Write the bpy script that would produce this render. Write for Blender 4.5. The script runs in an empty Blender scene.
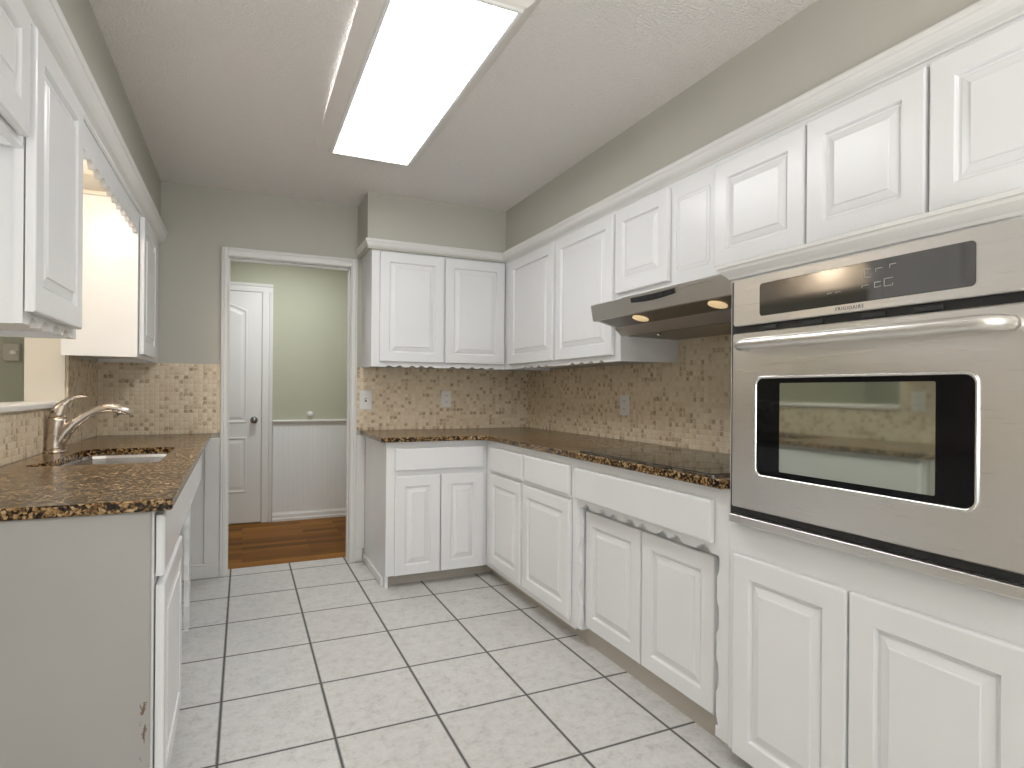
import bpy, bmesh, math, random
from mathutils import Vector, Matrix
PI = math.pi
random.seed(7)
sc = bpy.context.scene
COL = sc.collection

# ------------------------------------------------------------------ camera, world, light, exposure
cam = bpy.data.cameras.new('camera'); camo = bpy.data.objects.new('camera', cam); COL.objects.link(camo)
FPX, YAW, ROLL, CY = 591.93, 0.4260, 0.0079, 391.36
F = Vector((math.sin(YAW), math.cos(YAW), 0)); R0 = Vector((math.cos(YAW), -math.sin(YAW), 0)); U0 = Vector((0, 0, 1))
R = math.cos(ROLL) * R0 + math.sin(ROLL) * U0; U = -math.sin(ROLL) * R0 + math.cos(ROLL) * U0
M = Matrix.Identity(4)
for i in range(3):
    M[i][0], M[i][1], M[i][2] = R[i], U[i], -F[i]
M[2][3] = 1.2
camo.matrix_world = M
cam.sensor_fit = 'HORIZONTAL'; cam.sensor_width = 36.0; cam.lens = FPX / 1024 * 36
cam.shift_y = (CY - 384) / 1024; cam.clip_start = 0.02
sc.camera = camo

sc.view_settings.view_transform = 'Standard'; sc.view_settings.look = 'None'
sc.view_settings.gamma = 1; sc.view_settings.use_curve_mapping = False
sc.view_settings.exposure = 0.66

w = bpy.data.worlds.new('World'); sc.world = w; w.use_nodes = True
bg = w.node_tree.nodes['Background']; bg.inputs[0].default_value = (0.85, 0.93, 1.0, 1); bg.inputs[1].default_value = 1.0

def area(name, loc, rot, sx, sy, power, col=(1, 1, 1)):
    l = bpy.data.lights.new(name, 'AREA'); l.shape = 'RECTANGLE'; l.size = sx; l.size_y = sy; l.energy = power; l.color = col
    o = bpy.data.objects.new(name, l); COL.objects.link(o); o.location = loc; o.rotation_euler = rot; return o
area('assumed_window_fill', (0.2, -2.92, 1.25), (PI / 2, 0, PI), 3.0, 2.1, 20, (0.95, 0.98, 1.0))  # assumed daylight: fill light added at the unseen back window
area('added_bounce_fill', (-0.5, -1.7, 0.9), (PI, 0, 0), 2.6, 1.4, 104, (1.0, 0.985, 0.97))  # fill light added behind the camera to bounce off the ceiling, no known lamp
area('dining_wall_fill', (-2.6, 2.2, 2.44), (0, 0, 0), 0.8, 0.8, 12, (1.0, 0.84, 0.62))  # unseen area light added to warm and brighten the dining wall
area('hall_ceiling_lamp', (0.35, 5.0, 2.42), (0, 0, 0), 0.5, 0.4, 9.5, (0.96, 0.98, 1.0))
DIFF_STRENGTH = 6.1
NOOK_STRENGTH = 54.0

# ------------------------------------------------------------------ materials
def mat(name, col, rough=0.5, metal=0.0, spec=0.5, coat=0.0):
    m = bpy.data.materials.new(name); m.use_nodes = True
    b = m.node_tree.nodes['Principled BSDF']
    b.inputs['Base Color'].default_value = (*col, 1); b.inputs['Roughness'].default_value = rough
    b.inputs['Metallic'].default_value = metal; b.inputs['Specular IOR Level'].default_value = spec
    b.inputs['Coat Weight'].default_value = coat
    return m, m.node_tree, b
def N(t, typ, **kw):
    n = t.nodes.new(typ)
    for k, v in kw.items(): setattr(n, k, v)
    return n
def coords(t, scale=(1, 1, 1), loc=(0, 0, 0), rot=(0, 0, 0)):
    g = N(t, 'ShaderNodeNewGeometry'); mp = N(t, 'ShaderNodeMapping')
    mp.inputs['Scale'].default_value = scale; mp.inputs['Location'].default_value = loc; mp.inputs['Rotation'].default_value = rot
    t.links.new(g.outputs['Position'], mp.inputs['Vector']); return mp.outputs[0]
def noise(t, vec, scale, detail=3, rough=0.55):
    n = N(t, 'ShaderNodeTexNoise'); n.inputs['Scale'].default_value = scale; n.inputs['Detail'].default_value = detail
    n.inputs['Roughness'].default_value = rough; t.links.new(vec, n.inputs['Vector']); return n
def ramp(t, fac, stops, interp='LINEAR'):
    r = N(t, 'ShaderNodeValToRGB'); e = r.color_ramp.elements; r.color_ramp.interpolation = interp
    while len(e) < len(stops): e.new(0.5)
    for i, (p, c) in enumerate(stops):
        e[i].position = p; e[i].color = (*c, 1) if len(c) == 3 else c
    t.links.new(fac, r.inputs[0]); return r.outputs[0]
def bump(t, b, height, strength, dist=0.002):
    n = N(t, 'ShaderNodeBump'); n.inputs['Strength'].default_value = strength; n.inputs['Distance'].default_value = dist
    t.links.new(height, n.inputs['Height']); t.links.new(n.outputs[0], b.inputs['Normal']); return n
def mixc(t, fac, a, b_, mode='MIX'):
    n = N(t, 'ShaderNodeMix', data_type='RGBA', blend_type=mode)
    if isinstance(fac, float): n.inputs[0].default_value = fac
    else: t.links.new(fac, n.inputs[0])
    for s, v in ((6, a), (7, b_)):
        if isinstance(v, tuple): n.inputs[s].default_value = (*v, 1)
        else: t.links.new(v, n.inputs[s])
    return n.outputs[2]
def math_(t, op, a, b_=None):
    n = N(t, 'ShaderNodeMath', operation=op)
    for i, v in enumerate((a, b_)):
        if v is None: continue
        if isinstance(v, (int, float)): n.inputs[i].default_value = v
        else: t.links.new(v, n.inputs[i])
    return n.outputs[0]

def paint(name, col, rough, grain=0.0, spec=0.5, bs=0.08, var=0.03):
    m, t, b = mat(name, col, rough, spec=spec)
    v = coords(t)
    n1 = noise(t, v, 3.0, 2)
    dark = tuple(c * (1 - var) for c in col)
    t.links.new(ramp(t, n1.outputs[0], [(0.3, dark), (0.7, col)]), b.inputs['Base Color'])
    v2 = coords(t, (1, 1, 0.06)) if grain else v
    n2 = noise(t, v2, 160 if grain else 220, 3)
    bump(t, b, n2.outputs[0], bs + grain, 0.001)
    return m
M_CAB = paint('white_cabinet_paint', (0.845, 0.85, 0.855), 0.24, grain=0.10, bs=0.0)
M_TRIM = paint('white_trim_paint', (0.80, 0.79, 0.765), 0.35)
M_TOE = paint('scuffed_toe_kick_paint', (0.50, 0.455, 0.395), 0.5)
M_HOUSE = paint('light_housing_paint', (0.78, 0.745, 0.70), 0.6, bs=0.0)
M_WALL = paint('greige_wall_paint', (0.53, 0.515, 0.455), 0.8, spec=0.3, bs=0.2)
M_CREAM = paint('cream_wall_paint', (0.78, 0.74, 0.66), 0.7, spec=0.3)
M_HALL = paint('sage_green_wall_paint', (0.50, 0.505, 0.39), 0.75, spec=0.3, bs=0.15)
M_DIN = paint('grey_green_wall_paint', (0.43, 0.45, 0.375), 0.75, spec=0.3)
M_PLASTIC = paint('white_plastic', (0.82, 0.81, 0.78), 0.35, bs=0.0)
M_BLACK = paint('black_plastic', (0.012, 0.012, 0.012), 0.4, bs=0.0)
M_RUBBER = paint('dark_gap', (0.03, 0.03, 0.03), 0.7, bs=0.0)

def ceiling_mat():
    m, t, b = mat('textured_ceiling_paint', (0.87, 0.835, 0.795), 0.85, spec=0.25)
    v = coords(t)
    n = noise(t, v, 105, 3, 0.5)
    h = ramp(t, n.outputs[0], [(0.40, (0, 0, 0)), (0.62, (1, 1, 1))])
    bump(t, b, h, 0.8, 0.005)
    return m
M_CEIL = ceiling_mat()

def floor_tile():
    m, t, b = mat('floor_tile', (0.6, 0.6, 0.58), 0.32, spec=0.45)
    g = N(t, 'ShaderNodeNewGeometry'); s = N(t, 'ShaderNodeSeparateXYZ'); t.links.new(g.outputs['Position'], s.inputs[0])
    TX, TY, OX, OY = 0.3658, 0.4187, -0.0685, 3.780
    def cell(o, off, size):
        u = math_(t, 'DIVIDE', math_(t, 'SUBTRACT', o, off), size)
        fr = math_(t, 'FRACT', math_(t, 'ADD', u, 200.0))
        d = math_(t, 'MINIMUM', fr, math_(t, 'SUBTRACT', 1.0, fr))
        return math_(t, 'FLOOR', u), math_(t, 'MULTIPLY', d, size)
    cx, dx = cell(s.outputs[0], OX, TX); cy, dy = cell(s.outputs[1], OY, TY)
    d = math_(t, 'MINIMUM', dx, dy)
    cb = N(t, 'ShaderNodeCombineXYZ'); t.links.new(cx, cb.inputs[0]); t.links.new(cy, cb.inputs[1])
    wn = N(t, 'ShaderNodeTexWhiteNoise'); t.links.new(cb.outputs[0], wn.inputs['Vector'])
    off = N(t, 'ShaderNodeVectorMath', operation='MULTIPLY_ADD'); t.links.new(wn.outputs['Color'], off.inputs[0])
    off.inputs[1].default_value = (7, 7, 7); t.links.new(g.outputs['Position'], off.inputs[2])
    n1 = noise(t, off.outputs[0], 22, 6, 0.75); n2 = noise(t, off.outputs[0], 90, 3, 0.6)
    mix = math_(t, 'ADD', math_(t, 'MULTIPLY', n1.outputs[0], 0.7), math_(t, 'MULTIPLY', n2.outputs[0], 0.3))
    c = ramp(t, mix, [(0.33, (0.45, 0.435, 0.41)), (0.47, (0.60, 0.595, 0.575)), (0.66, (0.70, 0.695, 0.68))])
    sh = mixc(t, math_(t, 'MULTIPLY', wn.outputs['Value'], 0.14), c, (0.50, 0.475, 0.44))
    grout = ramp(t, d, [(0.0033, (1, 1, 1)), (0.0050, (0, 0, 0))])
    col = mixc(t, grout, sh, (0.022, 0.019, 0.018))
    t.links.new(col, b.inputs['Base Color'])
    t.links.new(ramp(t, grout, [(0, (0.33,) * 3), (1, (0.8,) * 3)]), b.inputs['Roughness'])
    h = math_(t, 'SUBTRACT', math_(t, 'MULTIPLY', mix, 0.15), grout)
    bump(t, b, h, 0.35, 0.0015)
    return m
M_TILE = floor_tile()

def mosaic(axis):
    m, t, b = mat('travertine_mosaic_' + axis, (0.5, 0.42, 0.3), 0.5, spec=0.4)
    g = N(t, 'ShaderNodeNewGeometry'); s = N(t, 'ShaderNodeSeparateXYZ'); t.links.new(g.outputs['Position'], s.inputs[0])
    P = 0.0265
    uo = s.outputs[0] if axis == 'x' else s.outputs[1]
    nd = noise(t, g.outputs['Position'], 60, 2)
    wob = math_(t, 'MULTIPLY', math_(t, 'SUBTRACT', nd.outputs[0], 0.5), 0.014)
    def cell(o, off):
        u = math_(t, 'DIVIDE', math_(t, 'ADD', math_(t, 'SUBTRACT', o, off), wob), P)
        fr = math_(t, 'FRACT', math_(t, 'ADD', u, 500.0))
        return math_(t, 'FLOOR', u), math_(t, 'MINIMUM', fr, math_(t, 'SUBTRACT', 1.0, fr))
    cu, du = cell(uo, 0.004); cv, dv = cell(s.outputs[2], 0.914)
    d = math_(t, 'MINIMUM', du, dv)
    cb = N(t, 'ShaderNodeCombineXYZ'); t.links.new(cu, cb.inputs[0]); t.links.new(cv, cb.inputs[1])
    wn = N(t, 'ShaderNodeTexWhiteNoise'); t.links.new(cb.outputs[0], wn.inputs['Vector'])
    n1 = noise(t, g.outputs['Position'], 5, 4, 0.6)
    n2 = noise(t, g.outputs['Position'], 220, 4, 0.7)
    val = math_(t, 'ADD', math_(t, 'MULTIPLY', wn.outputs['Value'], 0.56), math_(t, 'MULTIPLY', noise(t, g.outputs['Position'], 75, 4, 0.7).outputs[0], 0.48))
    c = ramp(t, val, [(0.19, (0.22, 0.145, 0.08)), (0.28, (0.48, 0.365, 0.235)), (0.39, (0.74, 0.615, 0.445)), (0.62, (0.82, 0.72, 0.56)), (0.9, (0.88, 0.81, 0.67))])
    warm = mixc(t, math_(t, 'MULTIPLY', n1.outputs[0], 0.5), c, (0.66, 0.52, 0.35))
    grout = ramp(t, d, [(0.05, (1, 1, 1)), (0.12, (0, 0, 0))])
    col = mixc(t, grout, warm, (0.74, 0.63, 0.465))
    t.links.new(col, b.inputs['Base Color'])
    h = math_(t, 'ADD', math_(t, 'MULTIPLY', n2.outputs[0], 0.5), math_(t, 'MULTIPLY', ramp(t, d, [(0.02, (0, 0, 0)), (0.22, (1, 1, 1))]), 1.0))
    bump(t, b, h, 0.45, 0.003)
    return m
M_MOSX, M_MOSY = mosaic('x'), mosaic('y')

def granite(name, stops, rough):
    m, t, b = mat(name, (0.3, 0.2, 0.1), rough, spec=0.24)
    v = coords(t)
    vo = N(t, 'ShaderNodeTexVoronoi'); vo.inputs['Scale'].default_value = 135; t.links.new(v, vo.inputs['Vector'])
    n1 = noise(t, v, 58, 5, 0.8); n3 = noise(t, v, 9, 3, 0.6)
    sv = N(t, 'ShaderNodeSeparateColor'); t.links.new(vo.outputs['Color'], sv.inputs[0])
    f = math_(t, 'ADD', math_(t, 'MULTIPLY', sv.outputs[0], 0.30), math_(t, 'ADD', math_(t, 'MULTIPLY', n1.outputs[0], 0.62), math_(t, 'MULTIPLY', n3.outputs[0], 0.14)))
    c = ramp(t, f, stops)
    t.links.new(c, b.inputs['Base Color'])
    bump(t, b, n1.outputs[0], 0.02, 0.001)
    return m
M_GRAN = granite('brown_granite', [(0.40, (0.005, 0.004, 0.003)), (0.50, (0.035, 0.02, 0.01)), (0.565, (0.17, 0.09, 0.033)), (0.64, (0.40, 0.25, 0.105)), (0.76, (0.62, 0.48, 0.31))], 0.2)

def steel(name, axis, col=(0.82, 0.795, 0.765), rough=0.30):
    m, t, b = mat(name, col, rough, metal=1.0)
    sc_ = {'y': (900, 5, 900), 'n': (9, 9, 9)}[axis]
    v = coords(t, sc_)
    n = noise(t, v, 1.0, 3)
    t.links.new(ramp(t, n.outputs[0], [(0.3, (rough - 0.03,) * 3), (0.7, (rough + 0.04,) * 3)]), b.inputs['Roughness'])
    bump(t, b, n.outputs[0], 0.006, 0.0005)
    return m
M_STEEL = steel('brushed_stainless_steel', 'y')
M_HOODS = steel('brushed_hood_steel', 'y', (0.62, 0.60, 0.575), 0.36)
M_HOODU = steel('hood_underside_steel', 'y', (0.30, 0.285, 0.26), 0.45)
M_SINK = steel('sink_steel', 'n', (0.66, 0.64, 0.61), 0.25)
M_NICKEL = steel('brushed_nickel', 'n', (0.60, 0.53, 0.46), 0.27)
M_KNOB = steel('dark_nickel', 'n', (0.32, 0.31, 0.30), 0.25)
M_RIM = steel('bright_steel_rim', 'y', (0.80, 0.79, 0.77), 0.2)

def glass_black(name, col, rough, metal=0.0, spec=0.5):
    m, t, b = mat(name, col, rough, metal=metal, spec=spec)
    n = noise(t, coords(t), 4, 2); bump(t, b, n.outputs[0], 0.01, 0.001)
    return m
M_BGLASS = glass_black('black_glass', (0.006, 0.006, 0.007), 0.06, spec=0.22)
M_OVENPANE = glass_black('oven_window_glass', (0.52, 0.55, 0.48), 0.04, metal=0.92)
M_PANELGL = glass_black('control_panel_glass', (0.16, 0.155, 0.15), 0.06, metal=0.85)
M_COOK = glass_black('cooktop_glass', (0.012, 0.011, 0.010), 0.08)

def emis(name, col, s):
    m, t, b = mat(name, col, 0.4)
    n = noise(t, coords(t), 2.5, 2)
    t.links.new(ramp(t, n.outputs[0], [(0.2, tuple(c * 0.96 for c in col)), (0.7, col)]), b.inputs['Emission Color'])
    b.inputs['Emission Strength'].default_value = s
    return m
M_DIFF = emis('lit_acrylic_diffuser', (0.985, 0.99, 1.0), DIFF_STRENGTH)
M_TUBE = emis('lit_fluorescent_tube', (0.985, 0.99, 1.0), 4.0)
M_NOOK = emis('lit_warm_glass_shade', (1.0, 0.86, 0.72), NOOK_STRENGTH)
M_HOODL = emis('lit_hood_lens', (1.0, 0.74, 0.42), 0.30)

def wood():
    m, t, b = mat('hall_wood_floor', (0.3, 0.13, 0.04), 0.45, spec=0.10)
    g = N(t, 'ShaderNodeNewGeometry')
    br = N(t, 'ShaderNodeTexBrick'); br.inputs['Scale'].default_value = 1.0
    br.inputs['Brick Width'].default_value = 0.75; br.inputs['Row Height'].default_value = 0.085; br.inputs['Mortar Size'].default_value = 0.0012
    br.offset = 0.37
    br.inputs['Color1'].default_value = (0, 0, 0, 1); br.inputs['Color2'].default_value = (1, 1, 1, 1); br.inputs['Mortar'].default_value = (0.1, 0.1, 0.1, 1)
    t.links.new(g.outputs['Position'], br.inputs['Vector'])
    n = noise(t, coords(t, (2.2, 45, 1)), 1.6, 5, 0.65)
    f = math_(t, 'ADD', math_(t, 'MULTIPLY', br.outputs['Color'], 0.42), math_(t, 'MULTIPLY', n.outputs[0], 0.62))
    c = ramp(t, f, [(0.25, (0.085, 0.028, 0.002)), (0.5, (0.20, 0.075, 0.007)), (0.8, (0.36, 0.155, 0.022))])
    t.links.new(mixc(t, br.outputs['Fac'], c, (0.05, 0.02, 0.006)), b.inputs['Base Color'])
    return m
M_WOOD = wood()

def beadboard():
    m, t, b = mat('white_beadboard', (0.86, 0.865, 0.86), 0.4)
    g = N(t, 'ShaderNodeNewGeometry'); s = N(t, 'ShaderNodeSeparateXYZ'); t.links.new(g.outputs['Position'], s.inputs[0])
    fr = math_(t, 'FRACT', math_(t, 'DIVIDE', math_(t, 'ADD', s.outputs[0], 10.0), 0.042))
    d = math_(t, 'MINIMUM', fr, math_(t, 'SUBTRACT', 1.0, fr))
    bump(t, b, ramp(t, d, [(0.0, (0, 0, 0)), (0.12, (1, 1, 1))]), 0.5, 0.004)
    return m
M_BEAD = beadboard()
def worn_panel():
    # grey-white painted end panel with a chipped spot of bare wood near its lower corner
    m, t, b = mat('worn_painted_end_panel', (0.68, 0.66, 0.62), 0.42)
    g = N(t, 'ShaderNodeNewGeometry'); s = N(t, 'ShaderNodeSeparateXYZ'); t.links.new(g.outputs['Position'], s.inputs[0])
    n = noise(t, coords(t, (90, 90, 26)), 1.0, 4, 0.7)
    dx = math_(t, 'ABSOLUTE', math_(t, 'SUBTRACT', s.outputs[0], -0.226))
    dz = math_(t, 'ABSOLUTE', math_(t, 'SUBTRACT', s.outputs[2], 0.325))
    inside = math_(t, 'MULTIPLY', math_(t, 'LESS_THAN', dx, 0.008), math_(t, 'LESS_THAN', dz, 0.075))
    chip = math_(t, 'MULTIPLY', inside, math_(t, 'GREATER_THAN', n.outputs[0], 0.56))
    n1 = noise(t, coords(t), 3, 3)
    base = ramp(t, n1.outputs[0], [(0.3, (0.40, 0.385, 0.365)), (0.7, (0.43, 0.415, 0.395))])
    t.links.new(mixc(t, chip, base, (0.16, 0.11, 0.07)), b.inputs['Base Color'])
    return m
M_WORN = worn_panel()

# ------------------------------------------------------------------ geometry helpers
def box(bm, x0, x1, y0, y1, z0, z1, bev=0.0, seg=1):
    x0, x1 = min(x0, x1), max(x0, x1); y0, y1 = min(y0, y1), max(y0, y1); z0, z1 = min(z0, z1), max(z0, z1)
    vs = [bm.verts.new((x, y, z)) for x in (x0, x1) for y in (y0, y1) for z in (z0, z1)]
    fs = [(0, 1, 3, 2), (4, 6, 7, 5), (0, 4, 5, 1), (2, 3, 7, 6), (0, 2, 6, 4), (1, 5, 7, 3)]
    faces = [bm.faces.new([vs[i] for i in f]) for f in fs]
    if bev > 0:
        es = list({e for f in faces for e in f.edges})
        bmesh.ops.bevel(bm, geom=es, offset=bev, segments=seg, affect='EDGES', profile=0.5)
def prism(bm, pts, fn, d0, d1, smooth=False):
    """polygon pts (a,b) extruded from d0 to d1, fn(a,b,d) -> xyz"""
    A = [bm.verts.new(fn(a, b, d0)) for a, b in pts]; B = [bm.verts.new(fn(a, b, d1)) for a, b in pts]
    n = len(pts)
    bm.faces.new(A); bm.faces.new(B[::-1])
    for i in range(n):
        f = bm.faces.new((A[i], A[(i + 1) % n], B[(i + 1) % n], B[i])); f.smooth = smooth
def loops(bm, rings, close_first=True, close_last=True, smooth=False):
    vr = [[bm.verts.new(p) for p in r] for r in rings]
    n = len(vr[0])
    for a, b in zip(vr, vr[1:]):
        for i in range(n):
            f = bm.faces.new((a[i], a[(i + 1) % n], b[(i + 1) % n], b[i])); f.smooth = smooth
    if close_first: bm.faces.new(vr[0])
    if close_last: bm.faces.new(vr[-1][::-1])
def tube(bm, path, radii, seg=14, flat=1.0, up=Vector((0, 0, 1))):
    rings = []
    P = [Vector(p) for p in path]
    for i, p in enumerate(P):
        d = (P[min(i + 1, len(P) - 1)] - P[max(i - 1, 0)]).normalized()
        a = d.cross(up)
        if a.length < 1e-4: a = d.cross(Vector((1, 0, 0)))
        a.normalize(); b = a.cross(d).normalized()
        r = radii[i] if isinstance(radii, (list, tuple)) else radii
        rings.append([p + a * r * math.cos(k * 2 * PI / seg) + b * r * flat * math.sin(k * 2 * PI / seg) for k in range(seg)])
    loops(bm, rings, smooth=True)
def lathe(bm, prof, c, axis='z', seg=28):
    rings = []
    for r, h in prof:
        ring = []
        for k in range(seg):
            ca, sa = math.cos(2 * PI * k / seg) * max(r, 1e-4), math.sin(2 * PI * k / seg) * max(r, 1e-4)
            if axis == 'z': q = (ca, sa, h)
            elif axis == 'x': q = (h, ca, sa)
            else: q = (ca, h, sa)
            ring.append((c[0] + q[0], c[1] + q[1], c[2] + q[2]))
        rings.append(ring)
    loops(bm, rings, smooth=True)
def rrect(u0, u1, v0, v1, r, seg=6):
    pts = []
    for cu, cv, a0 in ((u1 - r, v1 - r, 0), (u0 + r, v1 - r, PI / 2), (u0 + r, v0 + r, PI), (u1 - r, v0 + r, 1.5 * PI)):
        for k in range(seg + 1):
            a = a0 + k * PI / 2 / seg; pts.append((cu + r * math.cos(a), cv + r * math.sin(a)))
    return pts
# face mappings: (u, v, n) -> world; n points out of the face into the room
def face_right(X): return lambda u, v, n: (X - n, u, v)      # on the right run, looking towards -x
def face_far(Y): return lambda u, v, n: (u, Y - n, v)        # on the far run, looking towards -y
def face_left(X): return lambda u, v, n: (X + n, u, v)       # on the left run, looking towards +x
ORIG = {}
def obj(name, bm, m, parent=None):
    o0 = ORIG.get(parent.name, Vector((0, 0, 0))) if parent else Vector((0, 0, 0))
    bmesh.ops.recalc_face_normals(bm, faces=bm.faces[:])
    bmesh.ops.translate(bm, verts=bm.verts[:], vec=-o0)
    me = bpy.data.meshes.new(name); bm.to_mesh(me); bm.free()
    me.materials.append(m)
    o = bpy.data.objects.new(name, me); COL.objects.link(o)
    if parent: o.parent = parent; ORIG[o.name] = o0
    return o
def thing(name, label, cat, loc, group=None):
    o = bpy.data.objects.new(name, None); COL.objects.link(o); o.location = loc; o.empty_display_size = 0.1
    o['label'] = label; o['category'] = cat
    if group: o['group'] = group
    ORIG[o.name] = Vector(loc); return o
def struct(name, bm, m, parent=None):
    o = obj(name, bm, m, parent)
    if not parent: o['kind'] = 'structure'
    return o
def B(*a, **k):
    bm = bmesh.new(); box(bm, *a, **k); return bm

def raised_panel(fn, u0, u1, v0, v1, t=0.020, fw=0.062, style='raised'):
    """door or drawer front; back on n=0, front on n=t"""
    bm = bmesh.new()
    def ring(o, n): return [fn(u0 + o, v0 + o, n), fn(u1 - o, v0 + o, n), fn(u1 - o, v1 - o, n), fn(u0 + o, v1 - o, n)]
    if style == 'slab':
        rs = [ring(0, 0), ring(0, t - 0.006), ring(0.003, t - 0.002), ring(0.009, t)]
    else:
        rs = [ring(0, 0), ring(0, t - 0.005), ring(0.0015, t - 0.0015), ring(0.005, t),
              ring(fw, t), ring(fw + 0.003, t - 0.005), ring(fw + 0.005, t - 0.012), ring(fw + 0.012, t - 0.012),
              ring(fw + 0.014, t - 0.0095), ring(fw + 0.036, t - 0.0035), ring(fw + 0.0375, t - 0.0005), ring(fw + 0.040, t + 0.0005)]
    loops(bm, rs)
    return bm
def scallop_edge(a0, a1, base, depth, count, w, span=None):
    """list of (a, b) from a0 to a1 along a bottom edge at b=base, with `count` arched cut-outs of width w"""
    pts = [(a0, base)]
    L = abs(a1 - a0); s = 1 if a1 > a0 else -1
    pitch = (span or L) / count; st = (L - (span or L)) / 2
    for i in range(count):
        c = st + (i + 0.5) * pitch
        for k in range(9):
            x = -w / 2 + w * k / 8
            pts.append((a0 + s * (c + x), base + depth * math.sin(PI * k / 8) ** 0.7 if 0 < k < 8 else base))
    pts.append((a1, base)); return pts
def strip_board(bm, edge, far_b, fn, n0, n1, swap=False):
    """board between an edge polyline (a,b), monotonic in a, and the straight line b=far_b"""
    g = (lambda a, b, n: fn(b, a, n)) if swap else fn
    rows = [[bm.verts.new(g(a, b, n)) for a, b in edge] for n in (n0, n1)]
    tops = [[bm.verts.new(g(a, far_b, n)) for a, b in edge] for n in (n0, n1)]
    for i in range(len(edge) - 1):
        for k in (0, 1): bm.faces.new((rows[k][i], rows[k][i + 1], tops[k][i + 1], tops[k][i]))
        bm.faces.new((rows[0][i], rows[0][i + 1], rows[1][i + 1], rows[1][i]))
        bm.faces.new((tops[0][i], tops[0][i + 1], tops[1][i + 1], tops[1][i]))
    for i in (0, -1): bm.faces.new((rows[0][i], rows[1][i], tops[1][i], tops[0][i]))
def wave(L, period, depth, n=14, phase=0.0):
    """cusped wave: 0 at cusps, concave cut in the first part of each period then a low hump"""
    pts = []; steps = int(L / period * n)
    for i in range(steps + 1):
        s = L * i / steps; q = ((s / period) + phase) % 1.0
        d = depth * math.sin(PI * q / 0.62) if q < 0.62 else depth * 0.18 * math.sin(PI * (q - 0.62) / 0.38)
        pts.append((s, d))
    return pts
CROWN = [(0.0, 0.0), (0.005, 0.0), (0.007, 0.006), (0.012, 0.009), (0.022, 0.014), (0.032, 0.022), (0.039, 0.032), (0.042, 0.042), (0.046, 0.044), (0.049, 0.050), (0.049, 0.058), (0.045, 0.064), (0.040, 0.066), (0.0, 0.066)]
def sweep(bm, prof, path, normals, z0):
    """profile (out, up) swept along a path of (x, y) with outward normals per segment, mitred"""
    rings = []
    for i, p in enumerate(path):
        n1 = Vector(normals[max(i - 1, 0)]); n2 = Vector(normals[min(i, len(normals) - 1)])
        m = n1 + n2; m = m * (2.0 / m.length_squared) if m.length > 1e-6 else n1
        rings.append([(p[0] + m.x * o, p[1] + m.y * o, z0 + h) for o, h in prof])
    loops(bm, rings)

# ------------------------------------------------------------------ main dimensions
WF = 4.24; WR = 2.070; WL = -0.80; CEIL = 2.487
BR, BF = 1.44, 3.56          # face frames of the right and far base cabinets
UR, UF = 1.705, 3.895        # face frames of the right and far wall cabinets
CT0, CT1 = 0.888, 0.917      # worktop

# ------------------------------------------------------------------ room shell
struct('floor', B(-3.6, 2.2, -3.0, 4.365, -0.06, 0.0), M_TILE)
struct('floor', B(-1.6, 2.2, 4.365, 5.95, -0.06, 0.0), M_WOOD)
struct('ceiling', B(-3.6, 2.2, -3.0, 4.36, CEIL, CEIL + 0.08), M_CEIL)
struct('ceiling', B(-3.6, 2.2, 4.361, 5.95, 2.45, CEIL + 0.08), M_TRIM)
struct('wall_right', B(WR, WR + 0.12, -3.0, 4.36, 0, CEIL), M_WALL)
# far wall with the doorway (opening x -0.08..0.68, up to 2.06)
bm = bmesh.new(); box(bm, -0.80, -0.112, WF, WF + 0.12, 0, CEIL); box(bm, 0.70, WR, WF, WF + 0.12, 0, CEIL); box(bm, -0.112, 0.70, WF, WF + 0.12, 2.075, CEIL)
struct('wall_far', bm, M_WALL)
# left wall with the pass-through over the sink (y 1.95..3.56, z 1.11..2.157)
bm = bmesh.new()
box(bm, -0.96, WL, 0.70, 3.56, 0, 1.108); box(bm, -0.96, WL, 0.70, 2.28, 1.108, CEIL); box(bm, -0.96, WL, 3.56, 4.36, 0, CEIL); box(bm, -0.96, WL, 2.28, 3.56, 1.90, CEIL)
struct('wall_left', bm, M_CREAM)
struct('trim_1', B(-0.975, -0.772, 2.265, 3.575, 1.108, 1.134, bev=0.006, seg=2), M_TRIM)      # ledge of the pass-through
# dining side seen through the pass-through, and the room behind the camera
struct('wall_dining', B(-3.6, -0.96, 4.45, 4.57, 0, CEIL), M_DIN)
struct('wall_dining', B(-3.72, -3.6, -3.0, 4.57, 0, CEIL), M_DIN)
bm = bmesh.new(); box(bm, -3.6, -1.4, -3.12, -3.0, 0, CEIL); box(bm, 1.8, 2.165, -3.12, -3.0, 0, CEIL); box(bm, -1.4, 1.8, -3.12, -3.0, 2.3, CEIL); box(bm, -1.4, 1.8, -3.12, -3.0, 0, 0.1)
struct('wall_back', bm, M_WALL)
bm = bmesh.new()
for a, b_ in ((-1.4, -1.33), (0.165, 0.235), (1.73, 1.8)): box(bm, a, b_, -3.10, -3.02, 0.1, 2.3)
for a, b_ in ((0.1, 0.18), (2.22, 2.3)): box(bm, -1.4, 1.8, -3.10, -3.02, a, b_)
struct('window_1', bm, M_TRIM)
# soffits above the cabinets
struct('wall_soffit_right', B(1.70, WR, -0.2, 4.24, 2.12, CEIL), M_WALL)
struct('wall_soffit_far', B(0.724, 1.70, 3.872, 4.24, 2.12, CEIL), M_WALL)
struct('wall_soffit_left', B(-0.80, -0.476, -0.2, 4.24, 2.157, CEIL), M_WALL)
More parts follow.
